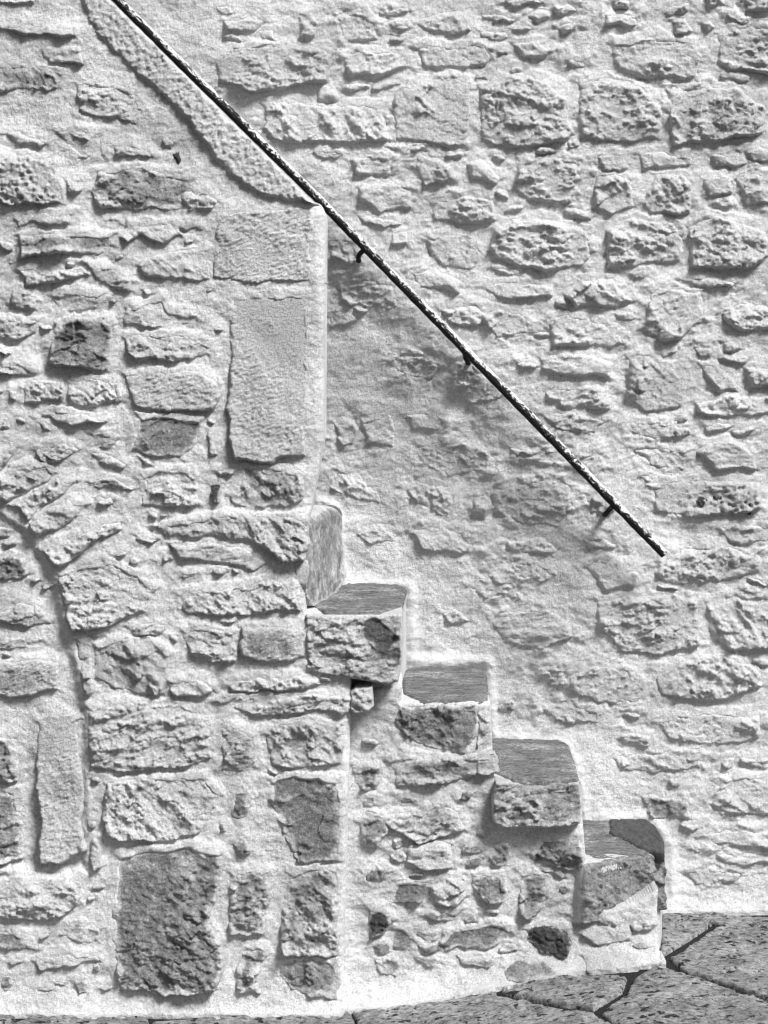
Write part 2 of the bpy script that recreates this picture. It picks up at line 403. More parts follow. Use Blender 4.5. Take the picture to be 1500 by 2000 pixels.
def uvs(lines, Y): return [uvpoly([tuple(map(float, q.split(','))) for q in l.split(':')[1].split()], Y) for l in lines.strip().split('\n')]
def bbox(q):
    a = np.array(q); m = (a.max(0)+a.min(0))/2; h = (a.max(0)-a.min(0))/2; return (m[0], m[1], h[0], h[1])
def fill(seed, n, Y, box, outl, wr, hr, pr, region, tones):
    """small stones in the gaps between the large ones, written in the same form as the lists"""
    r = random.Random(seed); k = (CAM_D+Y)/CAM_D/PXM; out = ''; got = 0; tries = 0; cent = list(outl); bb = [bbox(q) for q in cent]
    while got < n and tries < 6000:
        tries += 1
        x = r.uniform(box[0], box[2]); y = r.uniform(box[1], box[3]); w = r.uniform(*wr)/k/2; h = r.uniform(*hr)/k/2; t = r.uniform(-.25, .3)
        a0 = r.uniform(0, 1); P = []
        for i in range(7):
            a = 2*math.pi*(i+a0+r.uniform(-.25, .25))/7; q = r.uniform(.8, 1.08); dx = w*q*math.copysign(abs(math.cos(a))**.7, math.cos(a)); dy = h*q*math.copysign(abs(math.sin(a))**.7, math.sin(a))
            P.append((x+dx*math.cos(t)-dy*math.sin(t), y+dx*math.sin(t)+dy*math.cos(t)))
        U = np.array([p[0] for p in P]+[x]); V = np.array([p[1] for p in P]+[y])
        if sdf(U, V, region)[0].min() < 0: continue
        uv = uvpoly(P+[(x, y)], Y); u = np.array([q[0] for q in uv]); v = np.array([q[1] for q in uv])
        if any(o[2] and sdf(u, v, o[1])[0].max() > -.006 for o in ((0, q, abs(b[0]-u[-1]) < b[2]+.07 and abs(b[1]-v[-1]) < b[3]+.05) for q, b in zip(cent, bb))): continue
        cent.append(uv[:-1]); bb.append(bbox(uv[:-1])); got += 1
        out += '%s %s %.1f:' % (r.choice('rrffs'), r.choice(tones.split()), r.uniform(*pr))+' '.join('%.1f,%.1f' % p for p in P)+'\n'
    return out

# ================================================================== near wall (parapet of the stair)
F_STONES = """
l 0 22:8,58 45,45 90,54 142,57 144,72 120,77 90,73 55,71 20,66
s 1 10:-30,5 0,3 65,0 62,9 0,12 -30,14
s 1 8:84,103 95,92 160,88 163,125 100,122
r 2 14:-60,130 0,128 40,122 100,130 122,145 118,168 85,184 30,176 0,182 -60,185
r 0 14:148,165 172,160 248,170 283,218 270,243 227,235 155,219 152,195
f 1 18:112,262 150,248 205,258 206,310 152,311 128,280
r 1 13:221,290 245,278 285,288 300,303 268,312 223,308
p 1 18:-50,310 0,305 50,305 105,318 120,350 120,398 0,400 -50,400
s 1 8:314,270 330,266 340,280 332,290 318,286
r 4 6:332,298 350,297 358,316 345,322
r 2 14:190,335 250,325 330,333 378,352 385,385 350,410 260,412 200,405 180,375
f 0 10:128,352 165,352 160,372 142,388 132,375
s 1 9:5,262 40,258 88,285 80,292 40,285
r 1 10:350,380 400,372 425,395 410,415 365,415
l 0 16:28,427 80,413 140,423 138,440 105,440 60,436 36,445
f 2 22:42,462 95,456 165,457 224,456 224,483 198,496 160,498 125,492 42,502
l 0 22:232,462 255,440 335,432 352,457 315,472 275,458 245,473
s 2 7:352,443 370,436 390,437 398,446 385,452 362,451
r 0 20:32,526 50,517 130,530 175,536 150,546 105,552 50,560
f 1 20:165,515 215,520 262,550 255,567 222,568 195,552
s 0 11:268,520 300,500 360,488 412,485 412,546 330,546 285,542
t 1 6 quoin:425,425 470,415 560,408 606,404 610,430 606,548 500,552 418,548
t 1 7 quoin:455,580 530,572 602,574 603,700 598,800 595,890 530,905 460,900 443,860 448,700
r 1 12:-40,566 0,566 6,580 4,605 -40,606
r 1 18:22,570 40,565 62,572 76,592 70,605 30,602 18,592
f 0 20:103,578 122,568 198,575 190,600 150,610 115,612
f 3 30:96,680 105,645 130,625 148,618 205,623 220,635 218,670 208,725 170,722 130,718 100,712
r 2 18:-40,628 0,625 40,620 72,626 70,650 30,665 0,662 -40,664
f 1 22:-40,684 0,682 20,688 55,712 72,728 70,735 40,735 0,728 -40,726
f 1 18:240,622 246,600 290,588 320,583 340,605 380,618 365,632 320,640 245,636
r 0 14:243,660 300,650 370,652 410,675 408,695 370,705 270,705 250,690
t 0 20:248,732 300,724 390,728 412,742 432,775 420,800 340,806 268,798 255,775
r 0 18:45,760 60,745 125,740 130,770 122,788 50,785
r 0 16:130,745 180,740 228,748 232,785 185,795 135,788
s 1 10:15,765 33,762 34,782 17,783
s 1 12:218,748 236,745 240,785 225,792
l 0 20:93,812 110,800 160,803 203,823 165,826 138,831 110,825
s 2 9:74,824 90,824 105,842 88,838
f 2 13:178,848 198,838 229,855 225,866 208,878 180,868
s 1 8:178,884 210,886 250,908 245,918 190,908
f 3 22:270,810 320,810 398,820 385,858 355,890 310,894 258,882 267,848
s 1 8:402,838 418,840 426,890 412,893
s 1 8:272,895 290,898 300,914 282,912
r 1 16:278,930 300,922 365,918 390,928 387,985 320,988 277,985
r 4 8:402,945 425,936 434,945 428,985 420,985
r 2 14:449,968 470,945 472,910 530,908 598,930 596,965 580,985 500,992 460,985
r 1 16 voussoir:-20,935 0,930 32,915 92,897 108,925 55,965 15,985 0,975 -20,970
r 1 17 voussoir:15,990 60,967 110,932 157,941 130,962 88,990 52,1018 38,1000
s 0 16 voussoir:60,1035 58,1022 92,996 137,974 172,985 140,1015 110,1038 70,1052
p 0 19 voussoir:83,1075 140,1045 190,1027 240,1020 240,1036 195,1052 162,1075 115,1108 102,1102
r 0 20 voussoir:110,1120 170,1100 215,1095 270,1115 300,1150 285,1195 205,1222 142,1236 128,1205 120,1160
f 1 22 voussoir:146,1250 172,1252 180,1300 183,1350 178,1358 163,1352 152,1310
r 1 13:70,880 100,862 140,862 155,878 135,897 105,905 80,900
r 2 10:-20,900 0,890 35,868 42,876 15,910 0,920 -20,925
r 2 9:172,942 225,935 260,952 225,958 190,955
r 1 26:300,1032 350,1018 430,1005 520,1005 600,1010 602,1060 590,1100 552,1097 520,1075 470,1055 410,1045 370,1050 320,1050
s 0 12:330,1064 410,1056 470,1070 525,1102 490,1112 430,1102 350,1092
l 0 14:264,1046 285,1050 308,1060 296,1063 266,1055
r 0 18:356,1165 375,1155 480,1140 530,1128 578,1155 586,1192 480,1198 370,1200 353,1188
r 3 16:-30,1090 0,1088 20,1082 55,1095 60,1118 40,1130 0,1134 -30,1134
s 2 8:-20,1030 0,1028 20,1034 16,1050 -20,1052
f 1 14:-30,1196 0,1195 40,1180 80,1185 100,1215 75,1222 25,1222 0,1215 -30,1215
r 2 10:-30,1252 0,1250 40,1247 82,1258 60,1268 0,1270 -30,1270
t 2 16:-40,1300 0,1297 50,1290 112,1293 118,1320 112,1350 60,1362 0,1362 -40,1362
f 1 22:182,1262 225,1255 290,1240 326,1275 325,1310 318,1355 265,1358 232,1345 184,1330
r 1 10:245,1222 300,1212 325,1224 320,1242 262,1243
l 0 22:326,1328 390,1323 418,1348 400,1358 345,1364 330,1350
r 1 16:353,1230 395,1222 462,1232 468,1275 458,1293 415,1295 372,1280
t 2 16:470,1225 540,1222 595,1236 598,1280 560,1292 500,1295 472,1280
p 0 12:448,1340 465,1328 510,1322 590,1325 630,1335 600,1345 520,1348 490,1352 455,1350
r 1 16:410,1372 460,1356 590,1352 684,1362 680,1392 620,1390 500,1396 440,1385
r 0 20:172,1380 250,1370 330,1372 385,1385 413,1430 410,1480 385,1495 310,1500 225,1508 178,1495 175,1420
f 2 20:432,1432 455,1422 495,1432 500,1470 505,1500 480,1510 435,1506
r 1 18:515,1435 535,1412 590,1406 672,1412 672,1460 668,1492 610,1498 532,1494
r 1 20:205,1535 250,1520 330,1515 400,1520 428,1555 420,1590 395,1630 320,1642 240,1643 208,1635 200,1580
f 5 18:520,1520 570,1508 664,1520 666,1600 664,1680 582,1686 572,1675 548,1605 518,1560
r 3 9:452,1550 480,1540 493,1560 490,1590 470,1600 448,1590
s 3 6:430,1602 440,1602 442,1624 430,1626
f 3 10:450,1648 480,1638 495,1662 465,1677
r 5 18:225,1672 290,1655 360,1650 430,1662 433,1700 425,1760 412,1800 435,1840 436,1890 425,1930 350,1940 290,1935 232,1930 222,1850 222,1740
r 2 16:447,1705 480,1698 530,1702 535,1745 520,1790 512,1825 450,1825 448,1760
f 2 12:470,1848 510,1842 530,1865 512,1890 510,1935 460,1942 458,1890
r 2 14:560,1700 600,1690 662,1692 664,1780 662,1865 600,1868 550,1862 552,1800
r 3 14:545,1885 560,1875 630,1868 662,1872 662,1948 610,1948 565,1930 543,1905
t 1 24:75,1412 110,1402 155,1408 160,1480 162,1600 165,1660 120,1690 75,1688 76,1600 70,1500
p 2 16:-30,1442 0,1440 25,1448 32,1500 30,1528 0,1530 -30,1530
r 2 16:-30,1540 0,1540 30,1545 42,1600 48,1680 0,1690 -30,1690
s 0 16:172,1645 185,1633 193,1640 199,1688 183,1702 175,1685
r 1 26:-30,1735 0,1735 40,1718 160,1718 160,1745 152,1772 120,1790 65,1796 5,1790 -30,1790
r 1 12:125,1800 165,1792 200,1815 195,1838 150,1840 118,1832
r 3 12:-30,1822 0,1820 30,1816 60,1835 72,1852 0,1858 -30,1858
l 1 16:66,1878 90,1866 140,1860 190,1862 195,1875 130,1884 80,1890
r 3 5:145,1915 160,1908 173,1920 170,1940 152,1942
r 3 5:0,1906 24,1904 28,1930 8,1936
"""
ARCH = [(-2600, 1000), (0, 1000), (45, 1030), (85, 1085), (108, 1130), (122, 1200), (150, 1300), (172, 1400), (172, 1480), (168, 1700), (30, 1700), (-2600, 1700)]
ARCH_UV = uvpoly(ARCH, 0)[::-1]
def base_front(U, V):                            # the filling of the blocked doorway lies behind its arch
    rec = .014*sst(-.006, .020, sdf(U, V, ARCH_UV)[0])*sst(0, .12, V-px2uv(0, 1760, 0)[1])
    return -rec + fbm(U*3.2+4, V*3.2, 3, 11)*.009 + .022*np.exp(-np.maximum(0, V-.0)/.045)
near = root('stone_wall', 'near limewashed rubble wall with sloping parapet and corner blocks, left of the steps', 'wall', kind='thing')
FW = wall_frame(0.0)
CELLF = .0030
outl = build_stones(F_STONES+fill(11, 46, 0, (0, 380, 660, 1960), uvs(F_STONES, 0), (.020, .045), (.010, .022), (7, 13), [(-100, -100), (240, -100), (240, 110), (620, 420), (600, 1180), (660, 1250), (655, 1960), (-100, 1960)], '0 0 1 1 2'), 0.0, FW, base_front, near, CELLF, pk=.80)
maskF = uvpoly([(-2600, 2000), (662, 2000), (670, 1940), (684, 1420), (686, 1330), (688, 1205), (598, 1196), (592, 1105), (605, 1010), (620, 930), (632, 860),
                (635, 420), (627, 399), (612, 396), (560, 345), (400, 187), (225, 13), (-1400, -1615), (-2600, -1615)], 0.0)[::-1]
lo = px2uv(-60, 2010, 0); hi = px2uv(800, -60, 0)
us = grid(lo[0], hi[0], CELLF, -3.9, .2); vs = grid(lo[1], hi[1], CELLF, -.05, 4.6)
SF, PF, UPF = mortar_fields(us, vs, outl)
def h_front(U, V, S):
    r = .024
    t = np.clip((r-S)/r, 0, 1)
    edge = -r*(1-np.sqrt(np.maximum(0, 1-t*t)))*.9
    h = base_front(U, V) + mound(SF, PF, UPF) + fbm(U*20, V*24, 4, 21, .55)*.0030 + fbm(U*75, V*85, 3, 25, .6)*.0008
    return h + edge
co, Q, mi = patch(us, vs, maskF, h_front, FW, skirt=.30, drop=SF > .026, back=True)
o = link('mortar', make_mesh('mortar', co, Q, mats=[MATS['mortar']]), near)
bk = [tuple(FW.pts(np.array([u]), np.array([v]), np.array([-.30]))[0]) for u, v in maskF]
me = bpy.data.meshes.new('back_face'); me.from_pydata(bk, [], [list(range(len(bk)))[::-1]]); me.materials.append(MATS['render'])
link('back_face', me, near)
# sloping coping of the parapet
COP = [(-900, -1135), (-820, -1045), (60, -160), (140, -30), (165, 40), (190, 82), (232, 122), (275, 160), (320, 200), (360, 240), (402, 298), (430, 335), (455, 358), (500, 388), (560, 402), (622, 402), (626, 398),
       (610, 393), (560, 343), (400, 184), (225, 10), (-700, -916)]
P = uvpoly(COP, 0)[::-1]; A = np.array(P)
lo = px2uv(120, 410, 0); hi = px2uv(640, -40, 0)
cu = grid(lo[0], hi[0], .0032, A[:, 0].min()-.05, A[:, 0].max()+.02); cv = grid(lo[1], hi[1], .0032, A[:, 1].min()-.02, A[:, 1].max()+.05)
def h_cop(U, V, S):
    s = np.maximum(0, S+np.where(S > 0, fbm(U*30, V*30, 3, 5)*.006, 0)); lowr = sdf(U, V, P)[2] < V; e = np.where(lowr, sst(0, .020, s), sst(0, .005, s))
    r = .012+.0036*fbm(U*75, V*70, 4, 8, .65)+.0012*fbm(U*12, V*12, 2, 9)
    return -.012+e*(.012+r)
co, Q, mi = patch(cu, cv, P, h_cop, FW, skirt=.27)
me = make_mesh('coping', co, Q, mats=[MATS[0]]); edge_attr(me, .01); link('coping', me, near)

# ================================================================== far wall
YB = 0.60
B_STONES = """
r 1 14:430,125 460,95 520,88 600,92 640,110 628,160 590,165 540,175 490,178 440,160
r 1 14:520,205 560,198 640,205 735,210 745,270 690,280 590,278 540,268 520,250
r 0 7:580,25 610,20 625,50 615,75 585,72
f 0 14:655,30 700,25 735,40 735,75 670,82 660,50
r 1 12:672,120 700,100 790,105 795,135 740,150 690,148
s 0 7:440,38 490,34 520,48 500,60 450,58
f 0 12:815,45 850,30 910,25 915,60 880,68 830,62
f 0 13:818,95 870,88 940,92 952,118 935,132 860,133 830,125
s 0 11:1000,85 1040,78 1075,100 1060,117 1030,115
f 0 16:790,175 830,165 880,150 915,165 915,250 905,280 830,278 780,268 770,215
r 0 15:945,175 1000,150 1060,165 1100,190 1110,260 1090,275 1000,285 945,270
r 1 16:1132,165 1200,160 1250,175 1285,210 1280,265 1230,275 1140,268
r 1 18:1312,180 1370,170 1440,175 1485,210 1478,260 1400,275 1320,280 1308,230
f 0 15:1200,90 1260,75 1340,80 1365,110 1350,150 1260,152 1215,135
r 1 13:1405,70 1440,50 1500,55 1560,60 1560,140 1500,142 1430,138 1410,115
s 0 9:1180,28 1240,28 1242,52 1185,50
r 0 9:1310,38 1340,34 1352,62 1318,64
s 0 9:1368,44 1390,40 1402,58 1380,64
r 1 10:1375,-10 1405,-12 1415,14 1380,18
r 1 10:1450,-20 1540,-20 1540,22 1460,22
s 0 9:980,8 1040,-10 1060,8 1010,16
f 0 11:1245,300 1290,292 1350,305 1348,325 1260,328
s 0 8:1160,305 1220,300 1225,330 1180,335
f 0 13:1385,300 1440,292 1460,315 1445,328 1395,328
r 0 13:1010,330 1050,308 1120,315 1128,350 1110,395 1040,390 1010,370
f 0 13:1160,345 1200,338 1232,355 1235,400 1200,418 1160,405
r 1 13:1258,395 1280,345 1330,338 1350,365 1345,415 1270,420
f 0 12:1435,350 1480,340 1540,350 1540,400 1460,398
s 0 8:1370,345 1425,342 1428,380 1380,384
f 0 12:808,318 840,308 880,325 878,355 830,362
s 0 12:910,320 940,312 978,345 965,365 920,345
r 0 10:685,310 720,300 760,310 760,340 700,345
s 0 10:700,365 760,358 805,372 800,405 740,412 705,395
r 0 11:845,395 900,378 960,390 965,430 900,440 850,430
s 0 8:762,450 795,448 798,480 765,478
f 0 10:835,470 880,455 930,460 945,500 920,528 860,520
s 0 9:795,535 850,525 900,550 890,570 820,560
r 0 8:862,605 920,595 960,620 940,640 880,635
r 0 14:970,450 1010,430 1080,435 1135,450 1148,490 1130,520 1060,530 990,510 962,490
r 0 14:1190,450 1240,430 1310,435 1330,465 1325,510 1260,515 1190,525
r 1 16:1350,445 1400,420 1450,432 1490,455 1495,500 1450,522 1360,520
l 0 12:1332,548 1345,535 1400,538 1432,550 1425,562 1380,564
f 0 13:1105,575 1140,548 1190,550 1230,582 1200,600 1130,598
f 1 16:1270,570 1310,565 1365,575 1370,620 1340,655 1290,665 1260,640
r 0 13:1410,610 1445,590 1500,598 1550,600 1550,645 1450,645
s 0 8:945,560 1000,545 1075,560 1070,580 980,582
r 0 8:935,615 980,600 1035,615 1030,650 970,660
r 0 12:1070,625 1100,612 1150,620 1200,645 1215,672 1150,675 1085,675
s 0 12:1055,700 1080,690 1150,692 1188,705 1185,738 1120,732 1060,725
r 0 10:1070,765 1130,752 1185,755 1190,795 1110,802 1070,785
f 1 14:1230,705 1260,695 1320,720 1340,760 1325,795 1260,800 1225,780
f 0 13:1365,710 1400,712 1430,735 1440,765 1400,760 1375,740
r 0 12:1455,715 1500,718 1550,720 1550,760 1470,755
r 0 12:1365,785 1420,770 1500,772 1550,772 1550,808 1430,812 1370,808
r 1 9:1232,830 1280,822 1340,835 1345,850 1280,858 1240,848
s 0 11:1362,890 1380,865 1430,858 1470,885 1472,915 1400,915
f 0 9:1245,885 1300,872 1340,885 1335,918 1270,910
p 1 10:1275,950 1330,935 1420,940 1475,945 1478,990 1440,1002 1350,1008 1290,995
r 4 14:1357,978 1368,966 1384,974 1386,990 1366,996
r 4 14:1388,966 1408,960 1414,974 1410,990 1392,988
r 4 14:1452,984 1462,972 1470,988 1464,1002 1454,1000
r 0 9:1395,1030 1440,1020 1500,1028 1550,1030 1550,1058 1430,1060
r 0 12:1290,1120 1320,1080 1400,1068 1475,1080 1475,1120 1400,1135 1320,1140
s 0 9:1150,1110 1190,1098 1240,1120 1240,1145 1180,1150
r 0 13:1170,1175 1230,1165 1310,1160 1358,1180 1358,1255 1290,1275 1220,1268 1180,1235
r 0 12:1385,1180 1440,1170 1500,1174 1550,1175 1550,1260 1430,1265 1390,1230
r 1 13:1285,1310 1330,1285 1420,1280 1475,1310 1478,1340 1400,1365 1300,1360
r 0 11:1115,1320 1160,1300 1220,1310 1255,1345 1240,1370 1170,1372 1120,1355
f 0 11:1290,1410 1340,1390 1420,1395 1475,1400 1475,1440 1400,1455 1310,1445
r 1 7:1205,1480 1260,1468 1360,1478 1362,1500 1280,1512 1215,1505
f 0 15:1395,1570 1410,1520 1460,1512 1500,1526 1550,1530 1550,1585 1430,1590
r 2 9:1245,1555 1290,1548 1340,1560 1345,1595 1270,1600
s 0 9:1360,1630 1420,1620 1500,1622 1560,1640 1500,1655 1400,1650
r 1 8:1330,1700 1380,1690 1440,1705 1430,1725 1360,1728
r 1 7:1060,1310 1100,1305 1112,1340 1075,1345
s 0 6:958,1215 985,1195 1060,1190 1110,1215 1112,1245 1060,1268 990,1262
f 0 8:912,1150 945,1128 990,1140 1010,1170 960,1178
r 0 8:865,1205 890,1195 918,1222 880,1230
r 0 7:1000,1105 1050,1095 1090,1120 1070,1140 1010,1138
r 0 9:968,965 1000,950 1060,938 1105,950 1112,1000 1085,1028 1010,1020 975,1000
r 0 7:990,1058 1050,1048 1090,1066 1080,1085 1000,1082
f 0 9:918,970 950,962 962,990 950,1020 922,1018
f 1 8:995,880 1050,872 1105,880 1100,905 1030,905
r 0 8:785,960 820,945 870,955 892,985 870,1010 810,985
f 0 9:820,875 860,862 940,868 960,890 950,925 880,930 825,915
s 0 12:648,830 665,817 690,822 700,845 692,868 665,872 650,850
t 0 8:705,825 760,812 775,840 770,872 715,870
s 0 7:795,812 850,805 880,825 870,845 810,842
f 0 7:695,1040 740,1030 772,1050 765,1065 720,1070
s 0 8:805,1040 850,1030 900,1040 925,1070 900,1088 830,1078
r 0 7:645,910 690,925 735,960 740,985 690,980 645,960
r 1 9:885,715 905,695 960,740 990,780 920,785 880,755
r 0 6:765,700 820,690 860,715 840,740 780,735
f 0 7:660,545 700,535 760,560 770,600 700,610 665,590
f 1 7:640,465 680,462 705,500 690,520 645,515
s 0 7:640,600 690,612 700,625 645,640
f 0 8:1112,890 1165,878 1180,900 1150,918 1120,915
s 0 7:1130,1050 1180,1045 1210,1065 1150,1075
f 0 8:1135,960 1170,950 1205,975 1195,1010 1150,1005
r 0 6:1050,1385 1120,1378 1180,1390 1170,1412 1090,1415
r 2 5:972,1375 1000,1368 1012,1385 1000,1400 975,1398
r 0 8:700,420 760,425 790,435 750,445 715,440
r 0 7:1060,810 1120,805 1180,822 1160,845 1090,840
s 0 7:1395,1660 1500,1668 1500,1690 1420,1685
"""  # the tiny darkest stones here paint in the shade of holes in the pitted block
rail_px = [(-160, -390), (60, -168), (231, 2), (350, 121), (487, 256), (625, 392), (712, 482), (797, 569), (907, 682), (1020, 798), (1100, 880), (1199, 982), (1298, 1083)]
def base_back(U, V):
    b = fbm(U*2.6+9, V*2.6, 3, 31)*.010
    px = U/((CAM_D+YB)/CAM_D/PXM)+750; py = (CAM_Z-V)/((CAM_D+YB)/CAM_D/PXM)+HORIZ
    d = (py-np.interp(px, [q[0] for q in rail_px], [q[1] for q in rail_px]))*.7071/732      # distance below the rail
    k = sst(480, 600, px)*(1-sst(900, 1200, px))
    b = b - (.040*sst(.006, .15, d)+.045*sst(.08, .62, d))*k  # wall sloped back below the rail, shaped to bring shade there
    return b + .020*np.exp(-np.maximum(0, V-.115)/.05)
FP = [(622, 986), (640, 988), (655, 1000), (662, 1060), (668, 1150), (676, 1152), (730, 1148), (796, 1147), (804, 1160), (804, 1220), (806, 1296), (880, 1300), (950, 1297), (960, 1312), (962, 1400), (966, 1448),
      (1040, 1451), (1108, 1457), (1122, 1485), (1138, 1560), (1142, 1600), (1160, 1602), (1268, 1594), (1312, 1650), (1312, 1770)]
FPU = uvpoly(FP, YB)
def path_dist(U, V):
    b = np.full(U.shape, 9.)
    for (ax, ay), (bx, by) in zip(FPU[:-1], FPU[1:]):
        ex, ey = bx-ax, by-ay; t = np.clip(((U-ax)*ex+(V-ay)*ey)/(ex*ex+ey*ey), 0, 1); b = np.minimum(b, (U-ax-t*ex)**2+(V-ay-t*ey)**2)
    return np.sqrt(b)
far = root('stone_wall', 'tall limewashed stone wall behind the steps, with the handrail fixed to it', 'wall', kind='thing')
FB = wall_frame(YB)
CELLB = .0034
outb = build_stones(B_STONES+fill(23, 60, YB, (420, 0, 1500, 1720), uvs(B_STONES, YB), (.045, .10), (.018, .040), (6, 11), [(330, 0), (1510, 0), (1510, 1720), (1340, 1700), (1300, 1560), (1190, 1440), (1180, 1160), (1320, 1110), (1320, 1040), (1000, 720), (650, 360)], '0 0 0 1'), YB, FB, base_back, far, CELLB, soft=True, seed0=5000, grow=1.12, pk=1.25)
lo = px2uv(200, 1830, YB); hi = px2uv(1540, -40, YB)
us = grid(lo[0], hi[0], CELLB, -4.0, 4.0); vs = grid(lo[1], hi[1], CELLB, -.05, 5.0)
SB, PB, UPB = mortar_fields(us, vs, outb)
def h_back(U, V, S):
    big = fbm(U*9, V*11, 3, 41, .5)*.0050
    near_ = np.exp(-np.maximum(0, -SB)/.03)
    n = fbm(U*15+V*5, V*22-U*4, 4, 43, .55)*2.6; fl = np.floor(n)
    lump = (fl+sst(0, .3, n-fl)+.4*(n-fl))*.0030*(.15+.85*near_)*sst(-.35, .35, fbm(U*5, V*5, 2, 49)) + fbm(U*34, V*40, 4, 47, .6)*.0016
    return base_back(U, V) + mound(SB, PB, UPB, .032, True) + .008*np.exp(-(path_dist(U, V)/.016)**2) + big + lump + fbm(U*85, V*95, 3, 45, .6)*.0009
maskB = [(-3.9, -.04), (3.9, -.04), (3.9, 4.9), (-3.9, 4.9)]
co, Q, mi = patch(us, vs, maskB, h_back, FB, skirt=.45, drop=SB > .034, back=True)
me = make_mesh('render', co, Q, mats=[MATS['render']])
at = me.attributes.new('fresh', 'FLOAT', 'POINT'); at.data.foreach_set('value', (np.exp(-(path_dist(co[:, 0], co[:, 2])/.028)**2)+.5*np.exp(-np.maximum(0, co[:, 2]-.115)/.06)).astype(np.float32))
link('render', me, far)

# ================================================================== stair
stair = root('staircase', 'short flight of worn stone steps with limewashed rubble side, against the far wall', 'stairs')
YS = 0.07
S_STONES = """
r 3 12:788,1384 850,1378 926,1380 924,1430 906,1463 850,1459 800,1438 782,1412
f 1 9:932,1390 950,1384 956,1410 954,1446 934,1456
f 2 14:763,1485 800,1478 955,1475 962,1508 925,1515 880,1525 830,1533 790,1528 785,1510
r 3 8:692,1500 715,1492 738,1497 743,1515 735,1538 715,1545 695,1530
r 3 16:705,1608 722,1588 760,1598 758,1618 738,1650 715,1652
r 2 18:762,1600 825,1588 850,1568 890,1585 896,1618 870,1632 820,1642 790,1628 765,1612
s 1 16:797,1655 850,1644 880,1652 875,1690 830,1692 797,1680
f 3 10:710,1700 735,1688 760,1700 745,1715 715,1720
r 3 10:957,1672 970,1652 1000,1650 1002,1672 985,1695 962,1688
f 3 12:768,1745 775,1722 830,1725 842,1745 815,1758 770,1762
f 1 14:842,1735 870,1710 902,1712 905,1745 880,1765 850,1760
f 3 9:925,1712 985,1712 990,1740 980,1758 950,1762 928,1745
f 3 10:1016,1710 1040,1700 1066,1715 1070,1745 1062,1770 1040,1790 1010,1785 1018,1755
r 4 14:718,1775 745,1776 765,1800 748,1822 720,1830
f 3 10:763,1815 790,1812 815,1840 800,1858 770,1852
f 2 14:830,1790 845,1778 895,1778 885,1795 845,1800
f 3 20:862,1840 890,1815 960,1803 985,1808 992,1825 960,1845 900,1852 875,1855
r 4 12:1027,1818 1050,1808 1105,1818 1112,1840 1100,1862 1060,1860 1035,1842
s 1 10:1135,1822 1180,1815 1230,1820 1225,1838 1160,1842
r 3 10:988,1885 1010,1868 1060,1875 1085,1890 1040,1905 995,1905
f 2 10:1232,1892 1260,1870 1288,1862 1290,1890 1260,1898
f 3 16:1040,1670 1060,1640 1130,1640 1134,1690 1100,1695 1045,1682
r 2 6:738,1872 770,1868 792,1888 770,1904 745,1900
s 1 14:1140,1862 1200,1852 1240,1862 1235,1890 1190,1902 1150,1895
r 3 8:815,1868 850,1866 865,1880 835,1890
s 2 8:895,1870 940,1862 975,1868 950,1882 905,1880
"""
def base_side(U, V):
    g = ground_z(U)
    return fbm(U*4, V*4, 3, 61)*.008 + .060*np.exp(-np.maximum(0, V-g)/.028)
FS = wall_frame(YS); CELLS = .0030
outs = build_stones(S_STONES+fill(31, 22, YS, (700, 1440, 1290, 1900), uvs(S_STONES, YS), (.03, .06), (.015, .03), (5, 10), [(700, 1420), (770, 1470), (950, 1480), (960, 1630), (1120, 1640), (1130, 1780), (1280, 1790), (1280, 1890), (720, 1900)], '1 2 2 3'), YS, FS, base_side, stair, CELLS, seed0=9000, grow=1.13)
# proud stones at the step ends
def proud_stone(spec, Y, depth, mat, seed, name='stone', style='r', prot=.016):
    P = uvpoly(spec, Y)[::-1]; A = np.array(P); c = .0030
    u_ = np.arange(A[:, 0].min()-c*2, A[:, 0].max()+c*3, c); v_ = np.arange(A[:, 1].min()-c*2, A[:, 1].max()+c*3, c)
    co, Q, mi = patch(u_, v_, P, stone_fun(P, style, prot, seed, lambda U, V: 0*U, False, True), wall_frame(Y), skirt=depth)
    me = make_mesh(name, co, Q, mats=[mat]); edge_attr(me, .005)
    return link(name, me, stair), P
proud_stone([(968, 1528), (1030, 1524), (1132, 1527), (1138, 1570), (1134, 1610), (1090, 1618), (1030, 1616), (985, 1618), (962, 1605), (960, 1560)], .035, .2, MATS[2], 71, 'step_face')
p4 = np.array([.490, .046]); d4 = np.array([.206, .166]); L4 = np.linalg.norm(d4); d4 = d4/L4
F4 = Frame((p4[0], p4[1], 0), (d4[0], d4[1], 0), (0, 0, 1), (d4[1], -d4[0], 0))
P = [(-.004, .20), (L4+.006, .20), (L4+.012, .30), (L4, .347), (L4*.5, .350), (-.002, .350)]
co, Q, mi = patch(np.arange(-.01, L4+.03, .003), np.arange(.19, .36, .003), P, stone_fun(P, 'r', .016, 77, lambda U, V: 0*U, False, True), F4, skirt=.22)
me = make_mesh('step_face', co, Q, mats=[MATS[3]]); edge_attr(me, .004); link('step_face', me, stair)
P = uvpoly([(596, 1200), (700, 1200), (786, 1199), (788, 1250), (784, 1300), (778, 1332), (758, 1338), (700, 1328), (640, 1320), (598, 1310)], -.002)[::-1]; A = np.array(P)
CH = uvpoly([(712, 1212), (728, 1203), (745, 1212), (765, 1230), (777, 1244), (766, 1256), (762, 1268), (778, 1262), (779, 1296), (760, 1290), (740, 1284), (735, 1262), (714, 1246)], -.002)[::-1]
f1 = stone_fun(P, 'r', .012, 83, lambda U, V: 0*U, False, True)
cu = np.arange(A[:, 0].min()-.006, A[:, 0].max()+.009, .003); cv = np.arange(A[:, 1].min()-.006, A[:, 1].max()+.009, .003)
